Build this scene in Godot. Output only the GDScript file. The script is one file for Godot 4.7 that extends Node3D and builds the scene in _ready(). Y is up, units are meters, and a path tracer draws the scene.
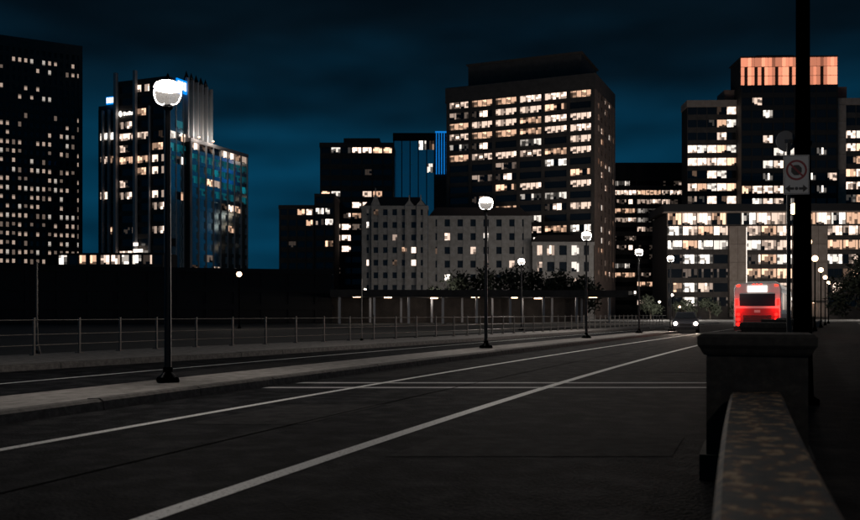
extends Node3D
# Night street on a bridge: median lamps, stone parapet, office towers behind.
# Metres; the camera stands at x 0, z 0 and looks along -z; the road runs away to the right of that.

var M := {}
var names := {}
var boxes := {}
var counts := {}
var lit_sets := {}
var rng := RandomNumberGenerator.new()

# ---------------------------------------------------------------- plan of the road
func road_x(d: float) -> float:                     # plan curve of the parapet's road face: x at distance d
	return 0.465 * d + 3.0 * exp(-d / 20.0) - 3.0
func rp(o: float, d: float, y := 0.0) -> Vector3:   # o metres across from that face, d metres away
	return Vector3(road_x(d) + o, y, -d)
func heading(d: float) -> float:                    # turn about y of a thing that faces along the road
	return -atan(0.465 - 0.15 * exp(-d / 20.0))
func pick(table: Array, d: float) -> float:         # value at d from [[d, value], ...]
	if d <= table[0][0]: return table[0][1]
	for i in range(1, table.size()):
		if d <= table[i][0]:
			return lerpf(table[i - 1][1], table[i][1], (d - table[i - 1][0]) / (table[i][0] - table[i - 1][0]))
	return table[-1][1]
const FAR_KERB := [[10.0, -17.6], [20.0, -17.1], [27.0, -16.2], [42.0, -15.2], [60.0, -14.9], [130.0, -14.9]]
const FENCE := [[10.0, -20.9], [30.0, -20.7], [47.0, -17.9], [60.0, -17.3], [130.0, -17.3]]

# ---------------------------------------------------------------- naming
func numbered(called: String) -> String:
	var n: int = names.get(called, 0)
	names[called] = n + 1
	return called if n == 0 else "%s_%03d" % [called, n]
func tag(o: Node, label: String, category: String, group := "", kind := "") -> Node:
	if label: o.set_meta("label", label)
	if category: o.set_meta("category", category)
	if group: o.set_meta("group", group)
	if kind: o.set_meta("kind", kind)
	return o
func thing(called: String, label: String, category: String, where := Vector3.ZERO, turn := 0.0, group := "") -> Node3D:
	var o := Node3D.new()
	o.name = numbered(called)
	add_child(o)
	o.position = where
	o.rotation.y = turn
	tag(o, label, category, group)
	return o
func structure(called: String, st: SurfaceTool, m: Material) -> MeshInstance3D:
	var o := obj(called, st, m, self)
	o.set_meta("kind", "structure")
	return o

# ---------------------------------------------------------------- shapes
func surf() -> SurfaceTool:
	var st := SurfaceTool.new()
	st.begin(Mesh.PRIMITIVE_TRIANGLES)
	return st
func obj(called: String, st: SurfaceTool, m: Material, parent: Node, smooth := true) -> MeshInstance3D:
	var o := MeshInstance3D.new()
	o.mesh = st.commit()
	o.material_override = m
	o.name = called
	parent.add_child(o, true)
	return o
func put(called: String, mesh: Mesh, m: Material, parent: Node, where: Vector3, basis := Basis()) -> MeshInstance3D:
	var o := MeshInstance3D.new()
	o.mesh = mesh
	if m: o.material_override = m
	o.name = called
	parent.add_child(o, true)
	o.transform = Transform3D(basis, where)
	return o
func box_mesh(size: Vector3) -> BoxMesh:
	var key := "%.3f %.3f %.3f" % [size.x, size.y, size.z]
	if not boxes.has(key):
		var b := BoxMesh.new()
		b.size = size
		boxes[key] = b
	return boxes[key]
func bx(called: String, parent: Node, m: Material, lo: Vector3, hi: Vector3, T := Transform3D()) -> MeshInstance3D:
	return put(called, box_mesh((hi - lo).abs()), m, parent, T * ((lo + hi) / 2.0), T.basis)
func add_box(st: SurfaceTool, lo: Vector3, hi: Vector3, T := Transform3D()) -> void:
	st.append_from(box_mesh((hi - lo).abs()), 0, T * Transform3D(Basis(), (lo + hi) / 2.0))
	counts[st] = int(counts.get(st, 0)) + 24
func add_bar(st: SurfaceTool, a: Vector3, b: Vector3, r0: float, r1: float, n := 8) -> void:
	var c := CylinderMesh.new()
	c.bottom_radius = r0
	c.top_radius = r1
	c.height = a.distance_to(b)
	c.radial_segments = n
	c.rings = 0
	var y := (b - a).normalized()
	var x := y.cross(Vector3(0.31, 0.2, 0.93)).normalized()
	st.append_from(c, 0, Transform3D(Basis(x, y, x.cross(y)), (a + b) / 2.0))
	counts[st] = int(counts.get(st, 0)) + (c.get_mesh_arrays()[Mesh.ARRAY_VERTEX] as PackedVector3Array).size()
func vert(st: SurfaceTool, n: Vector3, v: Vector3) -> void:
	st.set_normal(n)
	st.add_vertex(v)
	var at: int = counts.get(st, 0)
	st.add_index(at)
	counts[st] = at + 1
func quad(st: SurfaceTool, a: Vector3, b: Vector3, c: Vector3, d: Vector3) -> void:  # clockwise seen from the front
	var n := (c - a).cross(b - a)
	if n.length_squared() < 1e-12: n = (d - a).cross(c - a)
	n = n.normalized()
	for v in [a, b, c, a, c, d]: vert(st, n, v)
func add_lathe(st: SurfaceTool, profile: Array, where: Vector3, n := 20) -> void:   # [[radius, height], ...] upwards
	for i in profile.size() - 1:
		var p: Array = profile[i]
		var q: Array = profile[i + 1]
		var slope := Vector2(q[1] - p[1], -(q[0] - p[0])).normalized()
		for k in n:
			var a0 := TAU * k / n
			var a1 := TAU * (k + 1) / n
			var u0 := Vector3(cos(a0), 0, sin(a0))
			var u1 := Vector3(cos(a1), 0, sin(a1))
			var vs := [[u0, p], [u0, q], [u1, q], [u0, p], [u1, q], [u1, p]]
			for e in vs:
				var u: Vector3 = e[0]
				vert(st, (u * slope.x + Vector3.UP * slope.y).normalized(), where + u * float(e[1][0]) + Vector3.UP * float(e[1][1]))
func add_sweep(st: SurfaceTool, profile: Array, ds: Array, shift: Array = [], closed := true) -> void:  # profile [[o, y], ...] carried along the road
	var n := profile.size()
	for i in ds.size() - 1:
		for k in (n if closed else n - 1):
			var p: Array = profile[k]
			var q: Array = profile[(k + 1) % n]
			var s0: float = pick(shift, ds[i]) if shift else 0.0
			var s1: float = pick(shift, ds[i + 1]) if shift else 0.0
			quad(st, rp(p[0] + s0, ds[i], p[1]), rp(p[0] + s1, ds[i + 1], p[1]), rp(q[0] + s1, ds[i + 1], q[1]), rp(q[0] + s0, ds[i], q[1]))
	if closed:
		for e in [ds[0], ds[-1]]:
			var s: float = pick(shift, e) if shift else 0.0
			for k in range(1, n - 1):
				quad(st, rp(profile[0][0] + s, e, profile[0][1]), rp(profile[k][0] + s, e, profile[k][1]), rp(profile[k + 1][0] + s, e, profile[k + 1][1]), rp(profile[k + 1][0] + s, e, profile[k + 1][1]))
func steps(a: float, b: float, n: int) -> Array:
	var out := []
	for i in n + 1: out.append(lerpf(a, b, float(i) / n))
	return out

# ---------------------------------------------------------------- materials
func lin(r: float, g: float, b: float) -> Color:
	return Color(r, g, b).linear_to_srgb()
func mat(c: Color, rough := 0.7, metal := 0.0) -> StandardMaterial3D:
	var m := StandardMaterial3D.new()
	m.albedo_color = c
	m.roughness = rough
	m.metallic = metal
	return m
func glow(c: Color, energy: float) -> StandardMaterial3D:
	var m := mat(Color(0.2, 0.2, 0.2), 0.4)
	m.emission_enabled = true
	m.emission = c
	m.emission_energy_multiplier = energy
	return m
func noise_tex(freq: float, stops: Array, seed_: int, octaves := 5, size := 512, normal := false, kind := FastNoiseLite.TYPE_SIMPLEX_SMOOTH) -> NoiseTexture2D:
	var f := FastNoiseLite.new()
	f.seed = seed_
	f.noise_type = kind
	f.frequency = freq
	f.fractal_octaves = octaves
	f.fractal_gain = 0.6
	var t := NoiseTexture2D.new()
	t.width = size
	t.height = size
	t.seamless = true
	t.noise = f
	if normal:
		t.as_normal_map = true
		t.bump_strength = 1.5
	elif stops:
		var g := Gradient.new()
		var at := PackedFloat32Array()
		var cs := PackedColorArray()
		for s in stops:
			at.append(s[0])
			cs.append(s[1])
		g.offsets = at
		g.colors = cs
		t.color_ramp = g
	return t
func textured(tex: Texture2D, scale: float, rough: float, bump: Texture2D = null, bump_scale := 0.5) -> StandardMaterial3D:
	var m := mat(Color.WHITE, rough)
	m.albedo_texture = tex
	m.uv1_triplanar = true
	m.uv1_world_triplanar = true
	m.uv1_scale = Vector3.ONE * scale
	if bump:
		m.normal_enabled = true
		m.normal_texture = bump
		m.normal_scale = bump_scale
	return m

func make_materials() -> void:
	var grit := noise_tex(0.35, [], 3, 3, 512, true)
	M.asphalt = textured(noise_tex(0.012, [[0.0, lin(.008, .0085, .0095)], [0.40, lin(.014, .015, .017)], [0.6, lin(.024, .025, .028)], [1.0, lin(.055, .055, .056)]], 5, 7, 1024), 0.14, 0.85, grit, 0.7)
	M.asphalt.metallic_specular = 0.12
	M.asphalt_old = textured(noise_tex(0.02, [[0.0, lin(.012, .012, .013)], [0.5, lin(.022, .022, .024)], [1.0, lin(.045, .044, .043)]], 8, 6), 0.17, 0.9, grit, 0.6)
	M.asphalt_old.metallic_specular = 0.12
	M.ground = textured(noise_tex(0.02, [[0.0, lin(.02, .021, .02)], [1.0, lin(.05, .05, .045)]], 11, 5), 0.08, 0.9)
	M.concrete = textured(noise_tex(0.015, [[0.0, lin(.16, .15, .14)], [0.45, lin(.27, .255, .24)], [0.7, lin(.32, .30, .285)], [1.0, lin(.40, .38, .36)]], 21, 6), 0.35, 0.85, grit, 0.5)
	M.kerb = textured(noise_tex(0.03, [[0.0, lin(.04, .038, .035)], [0.5, lin(.11, .10, .095)], [1.0, lin(.24, .225, .21)]], 22, 6), 0.5, 0.85, grit, 0.8)
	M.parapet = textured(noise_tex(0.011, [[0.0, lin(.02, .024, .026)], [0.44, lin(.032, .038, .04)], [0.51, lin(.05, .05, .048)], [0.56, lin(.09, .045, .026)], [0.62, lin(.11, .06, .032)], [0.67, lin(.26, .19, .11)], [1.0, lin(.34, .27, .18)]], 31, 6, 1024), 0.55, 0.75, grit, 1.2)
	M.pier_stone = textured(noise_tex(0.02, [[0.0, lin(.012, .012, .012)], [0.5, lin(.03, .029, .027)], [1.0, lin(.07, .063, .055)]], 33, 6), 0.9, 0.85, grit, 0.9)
	M.paint = textured(noise_tex(0.05, [[0.0, lin(.12, .12, .12)], [0.26, lin(.35, .35, .35)], [0.36, lin(.74, .75, .74)], [1.0, lin(.85, .85, .84)]], 41, 6, 1024), 0.45, 0.6, grit, 0.4)
	M.tar = mat(lin(.008, .008, .008), 0.95)
	M.tar.metallic_specular = 0.05
	M.patch = textured(noise_tex(0.03, [[0.0, lin(.02, .02, .021)], [0.5, lin(.038, .038, .04)], [1.0, lin(.06, .06, .06)]], 9, 6), 0.2, 0.9, grit, 0.6)
	M.patch.metallic_specular = 0.12
	M.iron = mat(lin(.018, .018, .02), 0.45, 0.4)
	M.rail = mat(lin(.16, .145, .13), 0.45, 0.7)
	M.steel = mat(lin(.25, .25, .26), 0.4, 0.9)
	M.soil = mat(lin(.03, .025, .02), 0.95)
	# walls
	M.wall_dark = textured(noise_tex(0.02, [[0.0, lin(.05, .042, .038)], [1.0, lin(.10, .085, .075)]], 51, 4), 0.05, 0.8)
	M.wall_brown = textured(noise_tex(0.02, [[0.0, lin(.15, .105, .085)], [1.0, lin(.25, .185, .155)]], 52, 4), 0.05, 0.8)
	M.wall_beige = textured(noise_tex(0.02, [[0.0, lin(.30, .235, .195)], [1.0, lin(.42, .345, .295)]], 53, 4), 0.05, 0.8)
	M.wall_stone = textured(noise_tex(0.04, [[0.0, lin(.20, .19, .18)], [0.5, lin(.26, .245, .23)], [1.0, lin(.33, .32, .31)]], 54, 4), 0.03, 0.85)
	M.wall_pale = mat(lin(.42, .41, .42), 0.7)
	M.wall_black = mat(lin(.022, .021, .022), 0.85)
	M.slate = mat(lin(.045, .045, .05), 0.7)
	M.glass_dark = mat(lin(.015, .017, .02), 0.12)
	M.glass_blue = mat(lin(.6, .82, .9), 0.14, 0.95)
	M.core = mat(lin(.02, .018, .017), 0.9)
	# lamps
	M.lamp_white = glow(Color(1.0, 0.93, 0.85), 14.0)
	M.lamp_warm = glow(Color(1.0, 0.80, 0.62), 9.0)
	M.headlight = glow(Color(1.0, 0.93, 0.86), 30.0)
	M.tail = glow(Color(1.0, 0.07, 0.05), 7.0)
	M.marker = glow(Color(1.0, 0.16, 0.09), 5.0)
	M.sign_white = glow(Color(1.0, 0.95, 0.9), 2.2)
	M.sign_blue = glow(Color(0.03, 0.55, 0.95), 1.3)
	M.strip_blue = glow(Color(0.08, 0.55, 0.95), 0.75)
	M.bowl = mat(Color(0.95, 0.95, 0.95, 0.04), 0.03)
	M.bowl.metallic_specular = 0.12
	M.bowl.transparency = BaseMaterial3D.TRANSPARENCY_ALPHA
	M.lit = [M.glass_dark]
	M.lit_cool = [M.glass_dark]
	M.lit_teal = [M.glass_blue]
	for e in [0.05, 0.1, 0.17, 0.28, 0.45]: M.lit_teal.append(glow(Color(0.12, 0.78, 0.88), e))
	M.lit_amber = [M.glass_dark]
	for e in [0.04, 0.14, 0.45, 1.05, 2.0]:
		M.lit.append(glow(Color(1.0, 0.875, 0.79), e))
		M.lit_cool.append(glow(Color(1.0, 0.95, 0.90), e * 1.05))
		M.lit_amber.append(glow(Color(1.0, 0.80, 0.66), e * 0.85))
	M.crown = []
	for e in [0.3, 0.6, 0.95, 1.35]:
		M.crown.append(glow(Color(1.0, 0.62, 0.48), e))

# ---------------------------------------------------------------- lit windows and facades
func lit_mesh(w: float, h: float, nx: int, style: String) -> ArrayMesh:   # a band of panes behind which rooms are lit unevenly
	var sets := []
	for i in M.lit.size(): sets.append([])
	var family: Array = [M.lit, M.lit, M.lit_cool, M.lit_amber][rng.randi() % 4]
	if style == "t": family = M.lit_teal
	var edges := [0.0]
	for k in nx - 1: edges.append((k + 1.0 + rng.randf_range(-.3, .3)) / nx)
	edges.append(1.0)
	var base := 0
	var run := 0
	for k in nx:
		if run <= 0:
			run = rng.randi_range(1, 3)
			if style == "#": base = [5, 5, 5, 4, 4, 4, 3][rng.randi() % 7]
			elif style == "t": base = [1, 2, 2, 3, 4][rng.randi() % 5]
			elif style == "o": base = [2, 3, 3, 3, 4][rng.randi() % 5]
			else: base = [0, 0, 1, 2, 3, 4, 5][rng.randi() % 7]
		run -= 1
		var sill := rng.randf_range(.12, .42)
		var head := rng.randf_range(.62, .86)
		var rows := [0.0, sill, head, 1.0]
		for r in 3:
			var level := base
			if r == 0 and rng.randf() < 0.6: level -= rng.randi_range(1, 4)
			if r == 1 and rng.randf() < 0.25: level -= rng.randi_range(1, 2)
			if r == 2 and rng.randf() < 0.2: level -= rng.randi_range(1, 3)
			var x0: float = w * (edges[k] + (0.025 if k % 2 == 0 else 0.0)) - w / 2
			var x1: float = w * edges[k + 1] - w / 2
			sets[clampi(level, 0, 5)].append(Rect2(x0, h * rows[r] - h / 2, x1 - x0, h * (rows[r + 1] - rows[r])))
	var mesh := ArrayMesh.new()
	for i in sets.size():
		if sets[i].is_empty(): continue
		var st := surf()
		for q in sets[i]:
			quad(st, Vector3(q.position.x, q.position.y, 0), Vector3(q.position.x, q.end.y, 0), Vector3(q.end.x, q.end.y, 0), Vector3(q.end.x, q.position.y, 0))
		st.commit(mesh)
		mesh.surface_set_material(mesh.get_surface_count() - 1, family[i])
	return mesh
func lit_variant(w: float, h: float, style: String) -> ArrayMesh:
	var key := "%.2f %.2f %s" % [w, h, style]
	if not lit_sets.has(key):
		var all := []
		for i in 7: all.append(lit_mesh(w, h, maxi(1, roundi(w / 0.75)), style))
		lit_sets[key] = all
	return lit_sets[key][rng.randi() % 7]
# rows of window bays between piers and spandrels; pattern rows run from the top: '#' lit, '+' partly lit, '.' dark
func facade(parent: Node, T: Transform3D, w: float, y0: float, y1: float, pattern: Array, pier: float, spandrel: float, pier_m: Material, spandrel_m: Material, glass: Material, proud := 0.35, joined_dark := false) -> void:
	var rows := pattern.size()
	var cols: int = pattern[0].length()
	var fh := (y1 - y0) / rows
	var bw := w / cols
	var dark := surf()
	for c in cols + 1:
		var x := clampf(c * bw, pier / 2, w - pier / 2)
		if pier > 0.0: bx("pier", parent, pier_m, Vector3(x - pier / 2, y0, 0), Vector3(x + pier / 2, y1, proud), T)
	for r in rows:
		var y := y1 - (r + 1) * fh
		bx("spandrel", parent, spandrel_m, Vector3(0.02, y, 0), Vector3(w - 0.02, y + spandrel, proud * 0.7), T)
		for c in cols:
			var kind: String = pattern[r][c]
			var size := Vector2(bw - pier, fh - spandrel)
			var mid := Vector3((c + 0.5) * bw, y + spandrel + size.y / 2, 0.05)
			if kind == "." and joined_dark:
				add_box(dark, mid - Vector3(size.x, size.y, 0.06) / 2, mid + Vector3(size.x, size.y, 0.06) / 2, T)
			elif kind == ".":
				bx("window", parent, glass, mid - Vector3(size.x, size.y, 0.06) / 2, mid + Vector3(size.x, size.y, 0.06) / 2, T)
			else:
				put("window", lit_variant(size.x, size.y, kind), null, parent, T * mid, T.basis)
	if joined_dark:
		obj("dark_glazing", dark, glass, parent).set_meta("kind", "stuff")
func side(w: float, depth: float) -> Transform3D:      # the face to the right of the front
	return Transform3D(Basis(Vector3.UP, PI / 2), Vector3(w, 0, 0))
func left_side(depth: float) -> Transform3D:
	return Transform3D(Basis(Vector3.UP, -PI / 2), Vector3(0, 0, -depth))
func scatter(rows: int, cols: int, chance: Array, seed_: int, dim := false) -> Array:   # a pattern from the share of lit windows per row
	var r := RandomNumberGenerator.new()
	r.seed = seed_
	var out := []
	for i in rows:
		var p: float = chance[mini(i, chance.size() - 1)]
		var line := ""
		for c in cols:
			var v := r.randf()
			line += ("o" if dim else "#") if v < p * 0.7 else (("o" if dim else "+") if v < p else ".")
		out.append(line)
	return out

# ---------------------------------------------------------------- street lamps
func lamp_light(parent: Node, where: Vector3, energy: float, color := Color(1.0, 0.96, 0.92)) -> void:
	var l := OmniLight3D.new()
	l.name = "lamp_light"
	l.light_color = color
	l.light_energy = energy
	l.light_size = 0.12
	l.omni_range = 120.0
	l.omni_attenuation = 2.0
	l.shadow_enabled = true
	parent.add_child(l, true)
	l.position = where
func bridge_lamp(where: Vector3, label: String, group: String, energy: float, base := true) -> Node3D:
	var t := thing("street_lamp", label, "street lamp", where, 0.0, group)
	var h := 4.65
	if base:
		var b := surf()
		add_lathe(b, [[0.15, 0.0], [0.15, 0.04], [0.12, 0.055], [0.1, 0.1], [0.085, 0.15], [0.075, 0.22], [0.085, 0.235], [0.066, 0.26]], Vector3.ZERO, 16)
		obj("base", b, M.iron, t)
		for k in 4:
			var f := surf()
			var u := Vector3(cos(k * PI / 2 + .4), 0, sin(k * PI / 2 + .4))
			add_lathe(f, [[0.0, 0.0], [0.055, 0.005], [0.062, 0.04], [0.045, 0.085], [0.0, 0.1]], u * 0.17, 10)
			add_bar(f, u * 0.16 + Vector3(0, .07, 0), u * 0.07 + Vector3(0, .17, 0), 0.035, 0.018)
			obj("scroll_foot", f, M.iron, t)
	var p := surf()
	add_bar(p, Vector3(0, 0.02, 0), Vector3(0, h, 0), 0.062, 0.043, 14)
	add_lathe(p, [[0.043, h - 0.06], [0.075, h - 0.03], [0.09, h], [0.06, h + 0.035], [0.0, h + 0.04]], Vector3.ZERO, 14)
	obj("pole", p, M.iron, t)
	var bowl := surf()
	add_lathe(bowl, [[0.05, h + 0.03], [0.13, h + 0.04], [0.185, h + 0.09], [0.213, h + 0.17], [0.22, h + 0.24], [0.215, h + 0.285]], Vector3.ZERO, 28)
	obj("glass_bowl", bowl, M.bowl, t)
	for s in [-1.0, 1.0]:                                  # two halves of the yoke that carries the lamp
		var y := surf()
		var pts := [Vector2(.055, .045), Vector2(.09, .028), Vector2(.15, .045), Vector2(.2, .095), Vector2(.228, .17), Vector2(.236, .24), Vector2(.228, .30)]
		for i in pts.size() - 1: add_bar(y, Vector3(s * pts[i].x, h + pts[i].y, 0), Vector3(s * pts[i + 1].x, h + pts[i + 1].y, 0), 0.017, 0.017, 10)
		obj("yoke", y, M.rib, t)
	var lens := surf()
	add_lathe(lens, [[0.0, h + 0.27], [0.15, h + 0.272], [0.215, h + 0.29], [0.232, h + 0.33], [0.205, h + 0.39], [0.13, h + 0.43], [0.04, h + 0.45]], Vector3.ZERO, 24)
	obj("lamp_lens", lens, M.lamp_white, t)
	var cap := surf()
	add_lathe(cap, [[0.09, h + 0.445], [0.085, h + 0.465], [0.03, h + 0.49], [0.02, h + 0.54], [0.0, h + 0.58]], Vector3.ZERO, 16)
	obj("cap", cap, M.iron, t)
	lamp_light(t, Vector3(0, h + 0.35, 0), energy)
	return t
func globe_lamp(where: Vector3, h: float, r: float, label: String, group: String, energy: float) -> Node3D:
	var t := thing("globe_lamp", label, "street lamp", where, 0.0, group)
	var p := surf()
	add_lathe(p, [[0.16, 0.0], [0.16, 0.1], [0.09, 0.25], [0.05, 0.5], [0.045, h - r - 0.05], [0.1, h - r], [0.0, h - r + 0.02]], Vector3.ZERO, 10)
	obj("pole", p, M.iron, t)
	var s := SphereMesh.new()
	s.radius = r
	s.height = 2 * r
	s.radial_segments = 18
	s.rings = 10
	put("lamp_globe", s, M.lamp_white if energy > 5 else M.lamp_warm, t, Vector3(0, h, 0))
	if energy > 0: lamp_light(t, Vector3(0, h, 0), energy)
	return t

# ---------------------------------------------------------------- trees
func tree(called: String, label: String, where: Vector3, h: float, r: float, leaves: int, leaf: float, seed_: int, group := "", category := "tree") -> void:
	var g := RandomNumberGenerator.new()
	g.seed = seed_
	var t := thing(called, label, category, where, 0.0, group)
	var tr := surf()
	var fork := Vector3(g.randf_range(-.1, .1), h * 0.35, g.randf_range(-.1, .1))
	add_bar(tr, Vector3.ZERO, fork, 0.035 * h, 0.024 * h, 8)
	var clumps := []
	for k in 9:
		var a := k * 2.4 + g.randf() * 0.5
		var e := Vector3(cos(a) * r * g.randf_range(.25, .8), h * g.randf_range(.4, .9), sin(a) * r * g.randf_range(.25, .8))
		add_bar(tr, fork, e, 0.016 * h, 0.005 * h, 6)
		clumps.append([e, r * g.randf_range(.32, .55)])
	clumps.append([Vector3(0, h * .85, 0), r * .5])
	obj("trunk", tr, M.bark, t)
	var cr := surf()
	for i in leaves:
		var c: Array = clumps[g.randi() % clumps.size()]
		var d := Vector3(g.randfn(), g.randfn(), g.randfn()).normalized()
		var p: Vector3 = c[0] + d * float(c[1]) * pow(g.randf(), 0.4)
		var u := Vector3(g.randfn(), g.randfn(), g.randfn()).normalized()
		var v := u.cross(d + Vector3(.01, .02, .03)).normalized()
		var s := leaf * g.randf_range(.6, 1.3)
		quad(cr, p - u * s, p + v * s * .45, p + u * s, p - v * s * .45)
	obj("crown", cr, M.leaf, t)

func _ready() -> void:
	rng.seed = 77
	# ---- camera, sky, exposure
	var cam := Camera3D.new()
	cam.name = "camera"
	cam.near = 0.1
	cam.far = 2500.0
	cam.projection = Camera3D.PROJECTION_FRUSTUM
	cam.size = 0.1 * 520.0 / 900.0
	cam.frustum_offset = Vector2(0, 0.1 * 54.0 / 900.0)
	var glass := CameraAttributesPhysical.new()
	glass.frustum_near = 0.1
	glass.frustum_far = 2500.0
	glass.frustum_focal_length = 36.0
	glass.frustum_focus_distance = 24.0
	glass.exposure_aperture = 2.4
	cam.attributes = glass
	add_child(cam)
	cam.position = Vector3(0, 1.3, 0)
	cam.current = true
	var env := Environment.new()
	env.tonemap_mode = Environment.TONE_MAPPER_LINEAR
	env.tonemap_exposure = 1.0
	env.sdfgi_enabled = true
	env.ssao_enabled = true
	env.ssil_enabled = true
	env.background_mode = Environment.BG_SKY
	var sky := Sky.new()
	var pano := PanoramaSkyMaterial.new()
	pano.panorama = ImageTexture.create_from_image(sky_image())
	sky.sky_material = pano
	env.sky = sky
	var we := WorldEnvironment.new()
	we.name = "world_environment"
	we.environment = env
	add_child(we)
	make_materials()
	M.rib = mat(lin(.75, .75, .75), 0.35)
	M.bark = mat(lin(.05, .04, .03), 0.9)
	M.leaf = mat(lin(.022, .028, .015), 0.85)
	build_ground()
	build_parapet()
	build_towers()
	build_right_complex()
	build_low_buildings()
	build_lamps()
	build_fence()
	build_signs()
	build_bus()
	build_cars()
	build_trees()

func sky_image() -> Image:
	var im := Image.create(1024, 512, false, Image.FORMAT_RGBF)
	var f := FastNoiseLite.new()
	f.seed = 9
	f.frequency = 1.6
	f.fractal_octaves = 5
	for v in 512:
		var el := PI / 2 - PI * (v + 0.5) / 512.0
		for u in 1024:
			var az := TAU * u / 1024.0
			var d := Vector3(cos(az) * cos(el), sin(el) * 4.5, sin(az) * cos(el))
			var n := f.get_noise_3dv(d * 1.3)
			var up := clampf((sin(maxf(el, 0.0)) - 0.15 + n * 0.06) / 0.15, 0.0, 1.0)
			up = up * up * (3 - 2 * up)
			var low := Color(0.0012, 0.034, 0.072)
			var high := Color(0.0012, 0.0050, 0.0092)
			var c := low.lerp(high, up)
			var k := 1.0 + 0.7 * f.get_noise_3dv(d * 2.9 + Vector3(7, 3, 1))
			im.set_pixel(u, v, Color(c.r * k, c.g * k, c.b * k))
	return im

# ---------------------------------------------------------------- ground, road, median
func ribbon(o0: float, o1: float, d0: float, d1: float, y: float, n := 60) -> SurfaceTool:
	var st := surf()
	var ds := steps(d0, d1, n)
	for i in n:
		quad(st, rp(o0, ds[i], y), rp(o0, ds[i + 1], y), rp(o1, ds[i + 1], y), rp(o1, ds[i], y))
	return st
func build_ground() -> void:
	var st := surf()
	quad(st, Vector3(-900, -0.03, 60), Vector3(-900, -0.03, -1500), Vector3(1200, -0.03, -1500), Vector3(1200, -0.03, 60))
	structure("ground", st, M.ground)
	var road := structure("road", ribbon(-23.0, 0.6, -12, 138, 0.0, 90), M.asphalt)
	for l in [[-3.70, 0.17], [-7.05, 0.14]]:
		obj("lane_line", ribbon(l[0] - l[1] / 2, l[0] + l[1] / 2, -10, 120, 0.005, 90), M.paint, road)
	obj("edge_line", ribbon(-14.12, -13.98, 0, 120, 0.005, 90), M.paint, road)
	obj("edge_line", ribbon(-10.72, -10.6, 0, 58, 0.005, 60), M.paint, road)
	for e in [[15.75, 16.0], [16.85, 17.1]]:               # bridge joint
		var j := surf()
		quad(j, Vector3(road_x(e[0]) - 8.65, 0.004, -e[0]), Vector3(road_x(e[1]) - 8.65, 0.004, -e[1]), Vector3(road_x(e[1]) - 0.02, 0.004, -e[1]), Vector3(road_x(e[0]) - 0.02, 0.004, -e[0]))
		obj("expansion_joint", j, M.wall_pale, road)
	for sm in [[-5.3, .02, 2, 70]]:     # tar-filled seams between paving runs
		obj("tar_seam", ribbon(sm[0] - sm[1], sm[0] + sm[1], sm[2], sm[3], 0.004, 60), M.tar, road)
	for pt in [[-6.6, -5.2, 10.6, 12.9], [-2.9, -1.3, 20.0, 24.0], [-6.2, -4.3, 24.5, 27.0], [-3.2, -0.6, 8.2, 9.6], [-8.4, -7.4, 18.6, 22.0], [-13.2, -11.4, 19.0, 24.0]]:
		obj("asphalt_patch", ribbon(pt[0], pt[1], pt[2], pt[3], 0.0035, 6), M.patch, road)
	# median: kerb and slab
	var ds := steps(-6, 62, 60)
	var m := surf()
	add_sweep(m, [[-10.5, 0.0], [-10.5, 0.145], [-8.8, 0.145], [-8.8, 0.0]], ds)
	var median := structure("median", m, M.concrete)
	for i in 28:
		var a := 4.0 + i * 2.05
		var k := surf()
		var lift := rng.randf_range(-.006, .008)
		add_sweep(k, [[-8.95, 0.01], [-8.95, 0.155 + lift], [-8.77, 0.155 + lift], [-8.73, 0.12 + lift], [-8.71, 0.0]], steps(a, a + 2.02, 2))
		obj("kerb_stone", k, M.kerb, median)
	# far pavement
	var fs := surf()
	var fds := steps(2, 125, 70)
	for i in fds.size() - 1:
		var a: float = fds[i]
		var b: float = fds[i + 1]
		quad(fs, rp(pick(FENCE, a) - 0.8, a, .14), rp(pick(FENCE, b) - 0.8, b, .14), rp(pick(FAR_KERB, b), b, .14), rp(pick(FAR_KERB, a), a, .14))
		quad(fs, rp(pick(FAR_KERB, a), a, .14), rp(pick(FAR_KERB, b), b, .14), rp(pick(FAR_KERB, b), b, 0), rp(pick(FAR_KERB, a), a, 0))
		quad(fs, rp(pick(FENCE, a) - 0.8, a, -.03), rp(pick(FENCE, b) - 0.8, b, -.03), rp(pick(FENCE, b) - 0.8, b, .14), rp(pick(FENCE, a) - 0.8, a, .14))
	var pave := structure("pavement", fs, M.concrete)
	for i in 36:
		var a := 12.0 + i * 1.9
		var k := surf()
		var lift := rng.randf_range(-.005, .008)
		add_sweep(k, [[-0.1, 0.01], [-0.1, 0.15 + lift], [0.04, 0.15 + lift], [0.07, 0.12 + lift], [0.09, 0.0]], steps(a, a + 1.87, 2), FAR_KERB)
		obj("kerb_stone", k, M.kerb, pave)
	# near pavement, beyond the parapet
	var ns := surf()
	add_sweep(ns, [[0.3, 0.0], [0.3, 0.15], [4.2, 0.15], [4.2, 0.0]], steps(-6, 120, 60))
	structure("near_pavement", ns, M.asphalt_old)
	# cross street beyond the bridge
	var cs := surf()
	quad(cs, Vector3(-160, -0.012, -138), Vector3(-160, -0.012, -158), Vector3(260, -0.012, -158), Vector3(260, -0.012, -138))
	structure("cross_street", cs, M.asphalt_old)

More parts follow.
